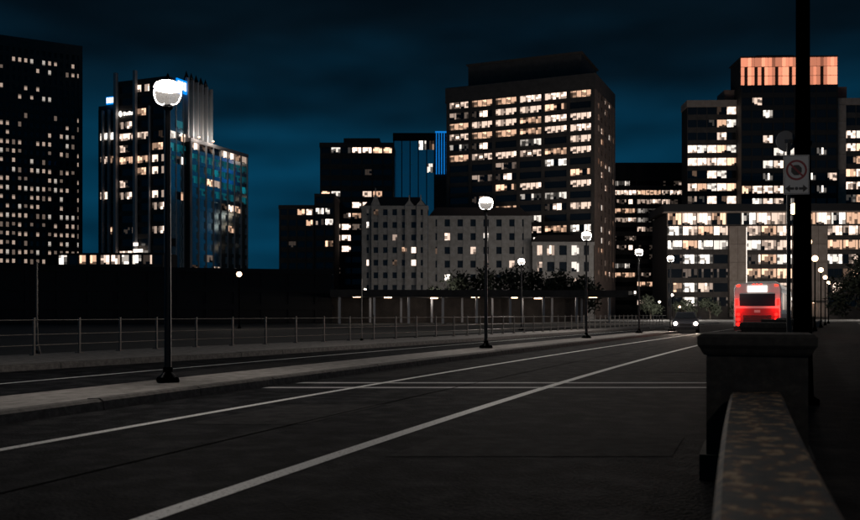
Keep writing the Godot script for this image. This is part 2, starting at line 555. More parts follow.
# ---------------------------------------------------------------- parapet
func build_parapet() -> void:
	var t := thing("bridge_parapet", "low weathered concrete bridge parapet with dark square piers beside the road", "parapet")
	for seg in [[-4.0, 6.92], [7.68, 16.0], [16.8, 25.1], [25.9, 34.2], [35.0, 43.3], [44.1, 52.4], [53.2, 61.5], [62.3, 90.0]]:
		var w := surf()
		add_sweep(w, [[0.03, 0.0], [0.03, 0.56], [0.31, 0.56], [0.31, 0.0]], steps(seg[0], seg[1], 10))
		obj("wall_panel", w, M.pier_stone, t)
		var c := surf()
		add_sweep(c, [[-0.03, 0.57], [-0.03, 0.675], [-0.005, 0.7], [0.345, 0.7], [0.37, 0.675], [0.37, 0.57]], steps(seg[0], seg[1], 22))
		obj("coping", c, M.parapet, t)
	for d in [7.3, 16.4, 25.5, 34.6, 43.7, 52.8, 61.9]:
		var T := Transform3D(Basis(Vector3.UP, heading(d)), rp(0.17, d))
		var pier := surf()
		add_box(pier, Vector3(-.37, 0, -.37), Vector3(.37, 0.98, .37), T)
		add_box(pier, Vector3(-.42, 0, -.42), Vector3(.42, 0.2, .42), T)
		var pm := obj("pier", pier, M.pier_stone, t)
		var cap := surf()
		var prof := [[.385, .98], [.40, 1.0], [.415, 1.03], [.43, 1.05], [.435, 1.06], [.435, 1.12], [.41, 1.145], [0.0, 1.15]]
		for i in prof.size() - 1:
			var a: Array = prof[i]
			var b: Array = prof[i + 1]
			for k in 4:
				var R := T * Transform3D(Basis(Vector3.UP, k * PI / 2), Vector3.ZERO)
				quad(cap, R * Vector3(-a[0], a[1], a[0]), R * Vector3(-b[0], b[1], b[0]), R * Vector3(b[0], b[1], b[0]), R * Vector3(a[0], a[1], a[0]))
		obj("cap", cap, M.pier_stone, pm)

# ---------------------------------------------------------------- office towers
func build_towers() -> void:
	# tall slab, centre
	var t := thing("office_tower", "tall dark slab office tower with wide lit window bays and brown end wall", "building", Vector3(5.0, 0, -264), deg_to_rad(-23.0))
	var w := 43.6
	var dp := 26.0
	bx("body", t, M.core, Vector3(0, 0, -dp), Vector3(w, 63, 0))
	bx("roof_band", t, M.wall_dark, Vector3(-.4, 63, -dp - .4), Vector3(w + .4, 67.4, .4))
	bx("roof_slab", t, M.slate, Vector3(-.2, 67.4, -dp - .2), Vector3(w + .2, 67.55, .2))
	var pent := bx("penthouse", t, M.wall_dark, Vector3(5.5, 67.55, -dp + 3), Vector3(w - 4.5, 74.2, -3))
	bx("penthouse_roof", pent, M.wall_dark, Vector3(-17.3, 3.35, -10.5), Vector3(17.3, 3.75, 10.5))
	for a in [[12.0, 2.0], [25.0, 3.0], [31.0, 1.6]]:
		bx("roof_vent", t, M.slate, Vector3(a[0], 74.7, -12), Vector3(a[0] + a[1], 75.6, -9))
	var rows := ["######", "++##+.", "######", "######", "++.+.#", "######", "..+.+.", ".++..+", "..+#.#", ".+.++.", "..#.+#", "+..+..", "+..##+", ".+.+..", "..+..+", ".+.#.+", "...+.."]
	facade(t, Transform3D(), w, 10.5, 63, rows, 0.9, 1.25, M.wall_dark, M.wall_dark, M.glass_dark, 0.5)
	bx("base_wall", t, M.wall_dark, Vector3(-.2, 0, 0.01), Vector3(w + .2, 10.5, .5))
	facade(t, side(w, dp), dp, 10.5, 63, scatter(17, 5, [.35, .5, .3, .6, .4], 3), 2.2, 1.5, M.wall_brown, M.wall_brown, M.glass_dark, 0.5)
	bx("base_wall", t, M.wall_brown, Vector3(0.2, 0, 0.01), Vector3(dp, 10.5, .5), side(w, dp))

	# bank tower, left of centre
	t = thing("bank_tower", "tall bank tower with pale vertical fins, blue roof signs and pointed crown", "building", Vector3(-99.6, 0, -270), deg_to_rad(-22.0))
	bx("body", t, M.core, Vector3(7.5, 0, -20.5), Vector3(25.7, 68.5, 0))
	bx("left_wing", t, M.core, Vector3(0, 0, -19), Vector3(7.48, 62.5, -.4))
	bx("roof_band", t, M.wall_dark, Vector3(7.4, 68.5, -20.6), Vector3(25.8, 70.2, .1))
	bx("roof_band", t, M.wall_dark, Vector3(-.1, 62.5, -19), Vector3(7.4, 63.6, -.3))
	var prow := [".+.", "...", ".+.", "+..", "##+", "+.+", "##+", ".++", "+..", "+.+", "..+", "...", "+.+", "...", "#+.", "..+", "+#.", "..."]
	facade(t, Transform3D(Basis(), Vector3(7.5, 0, 0)), 18.2, 6.0, 68.5, prow, 0.7, 1.4, M.wall_dark, M.wall_dark, M.glass_dark, 0.4)
	facade(t, Transform3D(Basis(), Vector3(0, 0, -.4)), 7.4, 6.0, 62.5, ["..", "..", "##", "..", "#+", "..", "..", "+.", "..", "..", ".+", "..", "..", "+#", "..", ".."], 0.6, 1.4, M.wall_dark, M.wall_dark, M.glass_dark, 0.3)
	for x in [7.5, 14.6]:                                    # two tall pale fins that pass the roof
		bx("fin", t, M.wall_pale, Vector3(x - .45, 0, .42), Vector3(x + .45, 72.6, 1.5))
	for x in [2.3, 4.6, 19.5, 25.2]:
		bx("fin", t, M.wall_pale, Vector3(x - .22, 0, .1), Vector3(x + .22, 62.0, 1.0))
	bx("base_wall", t, M.wall_dark, Vector3(0, 0, -.38), Vector3(25.7, 6.0, .38))
	# its blue glass side
	var S := side(25.7, 20.5)
	facade(t, S, 20.5, 6.0, 68.5, ["......", "......", "......", ".t.t..", "#+#+tt", "tttttt", "t+tttt", "......", "......", ".+....", "......", "......", "......", "+.....", "......", "#..+..", "......", "...."+ ".+"], 0.28, 1.1, M.wall_pale, M.glass_blue, M.glass_blue, 0.3)
	var L := Transform3D(S.basis, S * Vector3(8.0, 0, 1.6))
	bx("lower_wing", t, M.core, Vector3(0, 0, -14), Vector3(30, 52.5, 0), L)
	bx("ledge", t, M.wall_pale, Vector3(-.2, 52.5, -14), Vector3(30.2, 53.6, .5), L)
	facade(t, L, 30, 6.0, 52.5, ["#+++##+#", "tttttttt", "t.tttttt", "tt##tttt", ".t.ttt.t", "....+#+.", "........", ".....+..", "........", "........", "..+.....", "+..+..#.", "........", "........"], 0.45, 1.2, M.wall_pale, M.glass_blue, M.glass_blue, 0.5)
	facade(t, Transform3D(L.basis * Basis(Vector3.UP, PI / 2), L * Vector3(30, 0, 0)), 14, 6.0, 52.5, scatter(14, 4, [.1], 8), 0.5, 1.2, M.wall_pale, M.glass_blue, M.glass_blue, 0.4)
	# crown: pale fins with small pyramids between them, lit by floodlights on the ledge
	for k in 6:
		bx("crown_fin", t, M.wall_pale, Vector3(8.0 + k * 2.35 - .3, 53.6, .1), Vector3(8.0 + k * 2.35 + .3, 71.5 - k * .15, 1.2), S)
		if k < 5:
			var c := surf()
			add_lathe(c, [[1.25, 0.0], [0.0, 3.2]], S * Vector3(8.0 + (k + .5) * 2.35, 71.0 - k * .1, -.6), 4)
			obj("crown_point", c, M.wall_pale, t)
	for k in [1, 4]:
		var fl := bx("floodlight", t, M.lamp_warm, Vector3(8.0 + k * 2.35 - .3, 54.0, 3.0), Vector3(8.0 + k * 2.35 + .3, 54.2, 3.3), S)
		lamp_light(t, S * Vector3(8.0 + k * 2.35, 55.2, 3.6), 16.0, Color(1.0, 0.95, 0.9))
	# roof signs: cyan boxes with white strokes
	var sg := bx("sign_box", t, M.sign_blue, Vector3(3.6, 63.7, .2), Vector3(7.0, 65.9, .6))
	for k in 3: bx("sign_letter", sg, M.sign_white, Vector3(-1.5 + k * 1.05, -.75, .2), Vector3(-1.5 + k * 1.05 + .75, .8, .28))
	var sg2 := bx("sign_box", t, M.sign_blue, Vector3(3.0, 66.4, .4), Vector3(7.6, 70.3, .8), S)
	for k in 3: bx("sign_letter", sg2, M.sign_white, Vector3(-1.9 + k * 1.4, -1.1, .2), Vector3(-1.9 + k * 1.4 + 1.0, 1.3, .28))
	# small white emblem and letters under the roof line
	var em := surf()
	add_lathe(em, [[0.0, -.95], [.45, -.5], [.55, .1], [.3, .7], [0.0, .95]], Vector3(9.0, 60.4, .7), 12)
	obj("sign_emblem", em, M.sign_white, t)
	for k in 4: bx("sign_letter", t, M.sign_white, Vector3(10.0 + k * .95, 59.9, .5), Vector3(10.0 + k * .95 + .7, 60.95 - (k % 2) * .25, .62))
	# stepped bright bars low on the front
	for k in 4: bx("sign_bar", t, M.sign_white, Vector3(14.6, [21.2, 19.3, 17.6, 16.5][k], 1.55), Vector3(14.6 + [1.6, 3.3, 4.8, 4.5][k], [21.2, 19.3, 17.6, 16.5][k] + [.9, .9, .7, .6][k], 1.7))

	# left slab, very dense small windows
	t = thing("apartment_slab", "very tall dark slab building with a dense grid of small lit windows", "building", Vector3(-162, 0, -306), deg_to_rad(30.0))
	bx("body", t, M.core, Vector3(0, 0, -18), Vector3(41, 96, 0))
	bx("roof_band", t, M.wall_dark, Vector3(-.3, 94.6, -18.3), Vector3(41.3, 98.4, .5))
	facade(t, Transform3D(), 41, 14.2, 94.6, scatter(25, 21, [.02, .3, .35, .05, .25, .3, .05, .4, .45, .4, .55, .6, .35, .7, .6, .75, .5, .6, .75, .7, .8, .7, .8, .8, .6], 15, true), 1.0, 1.5, M.wall_dark, M.wall_dark, M.glass_dark, 0.45, true)
	bx("base_wall", t, M.wall_dark, Vector3(0, 0, 0.01), Vector3(41, 14.2, .45))
	facade(t, side(41, 18), 18, 14.2, 94.6, scatter(22, 6, [.05, .1, .1, .15], 16), 1.1, 1.7, M.wall_dark, M.wall_dark, M.glass_dark, 0.4, true)

	# pair of towers behind the stone hotel
	t = thing("stepped_tower", "dark stepped office block rising behind the stone building", "building", Vector3(-39.1, 0, -320))
	bx("body", t, M.core, Vector3(0, 0, -22), Vector3(26, 60.5, 0))
	bx("roof_band", t, M.wall_dark, Vector3(-.2, 60.5, -22), Vector3(26.2, 62.2, .3))
	bx("roof_plant", t, M.wall_dark, Vector3(8, 62.2, -16), Vector3(21, 64.6, -4))
	facade(t, Transform3D(), 26, 6, 60.5, [".#+####", "......+", "....+..", ".......", "##..##.", "...++..", "..+##..", ".+++...", ".##....", "..+....", ".......", ".+.....", ".......", "......."], 0.5, 1.9, M.wall_dark, M.wall_dark, M.glass_dark, 0.3)
	t = thing("fin_tower", "dark office tower with glowing blue vertical strips on its corner", "building", Vector3(-13.4, 0, -330))
	bx("body", t, M.core, Vector3(0, 0, -20), Vector3(20.2, 66.5, 0))
	bx("roof_band", t, M.wall_black, Vector3(-.2, 64.8, -20), Vector3(20.0, 67.6, .5))
	facade(t, Transform3D(), 15.2, 6, 64.8, ["...++", ".....", "....+", ".....", ".....", ".+...", ".....", ".....", "...+.", ".....", ".....", ".....", ".....", "....."], 0.35, 0.9, M.wall_dark, M.glass_blue, M.glass_blue, 0.3)
	bx("corner_wall", t, M.wall_dark, Vector3(15.2, 0, .01), Vector3(20.2, 64.8, .3))
	for k in 5: bx("light_strip", t, M.strip_blue, Vector3(15.6 + k * .95, 52.5, .34), Vector3(15.9 + k * .95, 67.5, .7))
	bx("light_strip", t, M.strip_blue, Vector3(15.3, 67.65, .2), Vector3(20.1, 68.2, .7))
	t = thing("low_office", "low dark office block with a short row of lit windows", "building", Vector3(-50.3, 0, -300))
	bx("body", t, M.core, Vector3(0, 0, -16), Vector3(11.7, 36.2, 0))
	bx("body", t, M.core, Vector3(11.72, 0, -16), Vector3(18.5, 40.2, -.2))
	bx("roof_band", t, M.wall_dark, Vector3(-.2, 36.2, -16), Vector3(11.7, 37.6, .3))
	bx("roof_band", t, M.wall_dark, Vector3(11.75, 40.2, -16), Vector3(18.6, 41.4, .2))
	facade(t, Transform3D(), 11.7, 4, 36.2, ["..##", "...#", "....", ".+..", "....", "....", "+...", "....", "...."], 0.5, 1.7, M.wall_dark, M.wall_dark, M.glass_dark, 0.3)
	facade(t, Transform3D(Basis(), Vector3(11.75, 0, -.2)), 6.7, 4, 40.2, ["..", "#+", "+#", "..", ".+", "..", "..", "..", "..", ".."], 0.5, 1.7, M.wall_dark, M.wall_dark, M.glass_dark, 0.3)

	# long low terrace block between the slab and the beige complex
	t = thing("terrace_office", "long dark office block with thin broken strips of lit windows", "building", Vector3(66.7, 0, -330))
	bx("body", t, M.core, Vector3(0, 0, -24), Vector3(36, 50, 0))
	bx("roof_band", t, M.wall_black, Vector3(-.3, 50, -24), Vector3(36.3, 56.7, .6))
	facade(t, Transform3D(), 36, 3, 50, ["+.++", "####", "+#+#", "+++.", "#+.+", ".++.", "+.+#", "++++", ".+.+", "+.+.", "++.+", ".+++", "+...", ".+.+"], 0.3, 1.7, M.wall_dark, M.wall_dark, M.glass_dark, 0.4)

func build_right_complex() -> void:
	var turn := deg_to_rad(-2.5)
	var t := thing("beige_office_complex", "beige stone office complex with dark glass tower and glowing orange crown", "building", Vector3(65.8, 0, -250), turn)
	# podium, front plane z 0
	bx("podium_body", t, M.core, Vector3(0, 0, -20), Vector3(65, 29.2, 0))
	var cn := bx("cornice", t, M.wall_black, Vector3(-1.2, 29.6, -20), Vector3(66, 31.6, 1.6))
	bx("cornice_edge", cn, M.wall_beige, Vector3(-33.6, -1.35, 9.0), Vector3(33.6, -1.02, 10.9))
	facade(t, Transform3D(), 65, 25.6, 29.4, ["####.###########"], 0.25, 0.5, M.wall_beige, M.wall_dark, M.glass_dark, 0.3)
	facade(t, Transform3D(), 16.9, 2.0, 25.6, ["+###", "####", "+++.", ".+++", "+++.", ".+.+"], 0.22, 1.5, M.wall_dark, M.wall_dark, M.glass_dark, 0.3)
	facade(t, Transform3D(Basis(), Vector3(21.5, 0, 0)), 17.0, 2.0, 25.6, ["####", "####", "+##+", "####", "#+##", "+##+"], 0.22, 1.3, M.wall_dark, M.wall_dark, M.glass_dark, 0.3)
	facade(t, Transform3D(Basis(), Vector3(43.6, 0, 0)), 21.4, 2.0, 25.6, ["##+.+", "#####", "#++#+", "+#.++", "+..+.", "....."], 0.22, 1.4, M.wall_dark, M.wall_dark, M.glass_dark, 0.3)
	for p in [[16.95, 21.45], [38.55, 43.55]]:              # stone piers faced with big panels
		for r in 5:
			for c in 2:
				var cw: float = (p[1] - p[0]) / 2
				bx("stone_panel", t, M.wall_beige, Vector3(p[0] + c * cw + .03, .5 + r * 5.02 + .03, 0.02), Vector3(p[0] + (c + 1) * cw - .03, .5 + (r + 1) * 5.02 - .03, .9 + .02 * ((r + c) % 2)))
	bx("base_wall", t, M.wall_dark, Vector3(0, 0, .02), Vector3(65, 2.0, .35))
	bx("corner_light_strip", t, M.sign_white, Vector3(21.5, 9.0, .92), Vector3(21.62, 25.2, 1.0))
	# left block
	var A := Transform3D(Basis(), Vector3(10.6, 0, -21))
	bx("left_block", t, M.core, Vector3(0, 0, -7), Vector3(14.6, 63.4, 0), A)
	bx("parapet_band", t, M.wall_beige, Vector3(-.2, 63.4, -7), Vector3(14.7, 65.4, .6), A)
	facade(t, A, 14.6, 29.0, 63.4, ["...+#", "..+##", "..+#+", "#####", "#####", "+.##.", "#####", "++#+#", "#####"], 0.16, 1.6, M.wall_dark, M.wall_dark, M.glass_dark, 0.25)
	# central tower
	var B := Transform3D(Basis(), Vector3(22.9, 0, -16.5))
	bx("tower_body", t, M.core, Vector3(2.3, 0, -12), Vector3(30.3, 68.7, 0), B)
	facade(t, Transform3D(Basis(), B * Vector3(2.3, 0, 0)), 28.0, 31.6, 68.7, [".........", ".+.......", "..+..+...", ".........", "..#.+....", "...##..+.", "..##.+...", "..++..+.+", "####.+.+.", ".+#++...."], 0.3, 1.5, M.wall_black, M.wall_black, M.glass_dark, 0.35)
	bx("crown_back", t, M.core, Vector3(2.6, 68.7, -11.5), Vector3(30.0, 76.9, -.6), B)
	bx("crown_roof", t, M.wall_black, Vector3(2.2, 76.95, -12), Vector3(30.4, 77.2, .2), B)
	bx("roof_plant", t, M.wall_black, Vector3(8, 77.2, -10), Vector3(19, 78.6, -4), B)
	var slots := [1, 4, 6, 10, 14, 16, 23]
	for c in 28:
		var x := 2.35 + c * 1.0
		for r in 3:
			if r < 2 and c in slots:
				continue
			var lvl: int = [2, 3, 3, 2, 1, 2, 3, 3, 2, 1, 1, 2, 3, 3, 2, 2, 1, 3, 2, 2, 1, 2, 1, 0, 1, 3, 3, 3][c] + (0 if r < 2 else -(c % 2))
			bx("light_panel", t, M.crown[clampi(lvl, 0, 3)], Vector3(x + (.0 if c % 2 else .09), 68.85 + r * 2.72, -.5), Vector3(x + (.91 if c % 2 else 1.0) - .002, 68.85 + r * 2.72 + 2.5, -.1), B)
	# right block
	var C := Transform3D(Basis(), Vector3(53.6, 0, -18.5))
	bx("right_block", t, M.core, Vector3(0, 0, -18), Vector3(24, 63.0, 0), C)
	bx("parapet_band", t, M.wall_beige, Vector3(-.1, 63.0, -18), Vector3(24, 65.0, .6), C)
	for r in 7: bx("stone_panel", t, M.wall_beige, Vector3(0.02, 29.0 + r * 4.85 + .03, 0.02), Vector3(2.55, 29.0 + (r + 1) * 4.85 - .03, .8), C)
	facade(t, Transform3D(Basis(), C * Vector3(2.6, 0, 0)), 21.4, 29.0, 63.0, [".+#.+#.", "...##..", "##+#.#+", "#######", "+###+##", "##.#+##", "#######", "+##.+#+", "..+#..+"], 0.2, 1.6, M.wall_dark, M.wall_dark, M.glass_dark, 0.25)
	bx("roof_plant", t, M.wall_brown, Vector3(0.3, 65.0, -12), Vector3(4.3, 69.2, -3), C)
	bx("roof_plant", t, M.wall_brown, Vector3(11.6, 65.4, -10), Vector3(14.6, 69.0, -2), A)
	# lit street canopy by the entrance
	bx("entrance_canopy", t, M.wall_dark, Vector3(20, 4.4, .95), Vector3(42, 5.0, 4.0))
	for k in 5: bx("canopy_light", t, M.lamp_warm, Vector3(21.5 + k * 4.4, 4.3, 2.0), Vector3(22.1 + k * 4.4, 4.39, 2.5))

func gable(t: Node, x: float, y: float, w: float, h: float, z: float) -> void:
	var g := surf()
	quad(g, Vector3(x - w / 2, y, z), Vector3(x, y + h, z), Vector3(x, y + h, z), Vector3(x + w / 2, y, z))
	quad(g, Vector3(x - w / 2, y, z), Vector3(x, y + h, z), Vector3(x, y + h, z - 4), Vector3(x - w / 2, y, z - 4))
	quad(g, Vector3(x + w / 2, y, z), Vector3(x, y + h, z), Vector3(x, y + h, z - 4), Vector3(x + w / 2, y, z - 4))
	obj("gable", g, M.wall_stone, t)
	bx("finial", t, M.wall_stone, Vector3(x - .15, y + h - .3, z - .2), Vector3(x + .15, y + h + 1.2, z + .1))
func build_low_buildings() -> void:
	# stone hotel
	var t := thing("stone_hotel", "grey stone hotel with gables and small square windows below the towers", "building", Vector3(-17.8, 0, -235))
	for b in [[0.0, 17.2, 0.0, 28.6, ["++.....", "#......", "...#...", "....##.", "#..+.#.", ".......", ".+....."], 5.6], [17.25, 27.2, -2.0, 26.2, ["........", ".#..#...", "+..#....", "....+.#.", ".#......", "........"], 4.5], [44.5, 16.0, 0.0, 19.2, ["##.#.", "+..#.", "...#.", "....."], 2.0]]:
		var T := Transform3D(Basis(), Vector3(b[0], 0, b[2]))
		bx("wall", t, M.core, Vector3(0, 0, -14), Vector3(b[1], b[3], 0), T)
		bx("parapet_band", t, M.wall_stone, Vector3(-.2, b[3], -14), Vector3(b[1] + .2, b[3] + .9, .7), T)
		var rows: Array = b[4]
		facade(t, T, b[1], b[5], b[3], rows, 1.25 if b[1] < 18 else 2.0, 1.75, M.wall_stone, M.wall_stone, M.glass_dark, 0.4)
		bx("base_wall", t, M.wall_stone, Vector3(0, 0, 0.01), Vector3(b[1], b[5], .45), T)
	gable(t, 3.6, 29.5, 2.6, 3.4, .5)
	gable(t, 12.4, 29.5, 2.6, 1.6, .5)
	gable(t, 15.4, 29.5, 2.6, 1.6, .5)
	for x in [3.6, 12.4, 15.4]: bx("bay_pier", t, M.wall_stone, Vector3(x - 1.1, 6, .42), Vector3(x - .8, 29.5, .9))
	var rf := surf()
	for b in [[0.3, 17.0, 29.5, 32.5, 0.0], [17.4, 44.2, 27.1, 30.0, -2.0], [44.8, 60.3, 20.1, 22.4, 0.0]]:
		var z0: float = b[4] - .3
		var z1: float = b[4] - 13.5
		quad(rf, Vector3(b[0], b[2], z0), Vector3(b[0] + 2, b[3], z0 - 5), Vector3(b[1] - 2, b[3], z0 - 5), Vector3(b[1], b[2], z0))
		quad(rf, Vector3(b[0] + 2, b[3], z0 - 5), Vector3(b[0] + 2, b[3], z1), Vector3(b[1] - 2, b[3], z1), Vector3(b[1] - 2, b[3], z0 - 5))
		quad(rf, Vector3(b[0], b[2], z0), Vector3(b[0] + 2, b[3], z0 - 5), Vector3(b[0] + 2, b[3], z1), Vector3(b[0], b[2], z1))
		quad(rf, Vector3(b[1], b[2], z0), Vector3(b[1] - 2, b[3], z0 - 5), Vector3(b[1] - 2, b[3], z1), Vector3(b[1], b[2], z1))
	obj("roof", rf, M.slate, t)
	# long dark deck behind the railing
	t = thing("parking_deck", "long unlit low parking deck behind the railing, almost black", "building", Vector3(-66, 0, -118), deg_to_rad(18.0))
	bx("body", t, M.wall_black, Vector3(0, 0, -10), Vector3(54, 7.2, 0))
	for k in 3: bx("deck_edge", t, M.wall_black, Vector3(-.2, [1.9, 4.5, 7.2][k], -10.2), Vector3(54.2, [2.7, 5.3, 7.9][k], .35))
	for k in 14: bx("column", t, M.wall_black, Vector3(k * 3.95, 0, .02), Vector3(k * 3.95 + .5, 7.2, .25))
	# shops at the foot of the towers
	t = thing("shop_row", "low shop row with bright shop windows at the foot of the towers", "building", Vector3(-96, 0, -232), deg_to_rad(-4.0))
	bx("body", t, M.wall_black, Vector3(0, 0, -10), Vector3(28, 17, 0))
	facade(t, Transform3D(), 28, 12.5, 16.4, ["#.++##+#+."], 0.4, 1.6, M.wall_dark, M.wall_dark, M.glass_dark, 0.3)
	# open canopy with ceiling lights
	t = thing("station_canopy", "flat open station canopy with bright ceiling lights on slim columns", "canopy", Vector3(-13, 0, -118), deg_to_rad(6.0))
	bx("roof_slab", t, M.wall_dark, Vector3(0, 3.7, -20), Vector3(40, 4.3, 0))
	bx("fascia", t, M.wall_dark, Vector3(-.1, 3.55, .01), Vector3(40.1, 4.5, .25))
	for k in 9:
		bx("column", t, M.steel, Vector3(1.0 + k * 4.6, 0, -1.6), Vector3(1.3 + k * 4.6, 3.7, -1.3))
		bx("column", t, M.steel, Vector3(1.0 + k * 4.6, 0, -15.6), Vector3(1.3 + k * 4.6, 3.7, -15.3))
	bx("back_wall", t, M.wall_dark, Vector3(0, 0, -20), Vector3(40, 3.7, -19.7))
	for k in 7:
		var p := Vector3(3.0 + k * 5.6 + rng.randf_range(-.8, .8), 3.6, -2.0 - 5.0 * (k % 3))
		bx("ceiling_light", t, M.lamp_warm, p - Vector3(.5, .06, .3), p + Vector3(.5, .08, .3))
		lamp_light(t, p - Vector3(0, .3, 0), 3.0)

func build_lamps() -> void:
	for d in [15.2, 30.4, 43.1, 54.6]:
		bridge_lamp(rp(-9.9, d, 0.145), "%s black median lamp post with a glass bowl head and scrolled foot" % {15.2: "tall slim", 30.4: "lone", 43.1: "slender", 54.6: "far"}[d], "lamp posts on the median", 11.0)
	bridge_lamp(rp(-9.2, 61.0, 0.145), "last black median lamp post before the oncoming car", "lamp posts on the median", 11.0)
	bridge_lamp(Vector3(6.5, 0.14, -64.0), "black lamp post with a bright head on the far pavement by the railing", "", 24.0)
	var nth := ["first", "second", "third", "fourth", "fifth", "sixth", "seventh", "eighth", "ninth", "tenth", "eleventh", "twelfth", "thirteenth", "fourteenth"]
	var row := [31.7, 46.2, 60.0, 75.7, 91.0, 107.0]
	for i in row.size():
		globe_lamp(rp(0.48 if i == 0 else 0.62, row[i], 0.15), 4.85, 0.2, "%s globe lamp along the near pavement, counted from the tall dark pole" % nth[i], "globe lamps along the near pavement", 3.5)
	globe_lamp(rp(3.6, 1.6, 0.15), 4.85, 0.2, "globe lamp on the near pavement beside the viewpoint", "globe lamps along the near pavement", 3.4)
	# the street at the foot of the buildings
	var far := [[-17.6, 83, 5.0, 5], [-10.0, 139, 5.0, 14], [-4.4, 206, 5.0, 34], [1.3, 166, 5.0, 25], [13.8, 210, 5.0, 36], [34.0, 205, 5.0, 46], [47.1, 175, 5.0, 80], [51.0, 200, 4.0, 120], [55.5, 200, 2.9, 0], [58.4, 200, 4.0, 120], [54.1, 159, 5.0, 60], [69.9, 185, 5.0, 120], [76.6, 200, 4.2, 130], [100.0, 205, 5.0, 150]]
	for i in far.size():
		var e: Array = far[i]
		globe_lamp(Vector3(e[0], -0.03, -e[1]), e[2], 0.24, "%s distant street lamp below the buildings, counted from the parking deck" % nth[i], "distant street lamps below the buildings", e[3])

# ---------------------------------------------------------------- railing along the far pavement
func build_fence() -> void:
	var t := thing("railing", "long thin metal railing with slim posts along the far pavement", "railing")
	var ds := steps(16.0, 100.0, 84)
	for y in [1.13, 0.72, 0.42]:
		var r := surf()
		for i in ds.size() - 1:
			add_bar(r, rp(pick(FENCE, ds[i]), ds[i], y), rp(pick(FENCE, ds[i + 1]), ds[i + 1], y), 0.02, 0.02, 6)
		obj("rail", r, M.rail, t)
	var post := surf()
	add_box(post, Vector3(-.03, .01, -.03), Vector3(.03, 1.06, .03))
	add_box(post, Vector3(-.09, 0, -.09), Vector3(.09, .03, .09))
	add_lathe(post, [[.03, 1.06], [.025, 1.09], [0.0, 1.11]], Vector3.ZERO, 8)
	var pm := post.commit()
	for i in 52:
		var d := 19.1 + i * 1.55
		put("post", pm, M.rail, t, rp(pick(FENCE, d), d, .14), Basis(Vector3.UP, heading(d)))

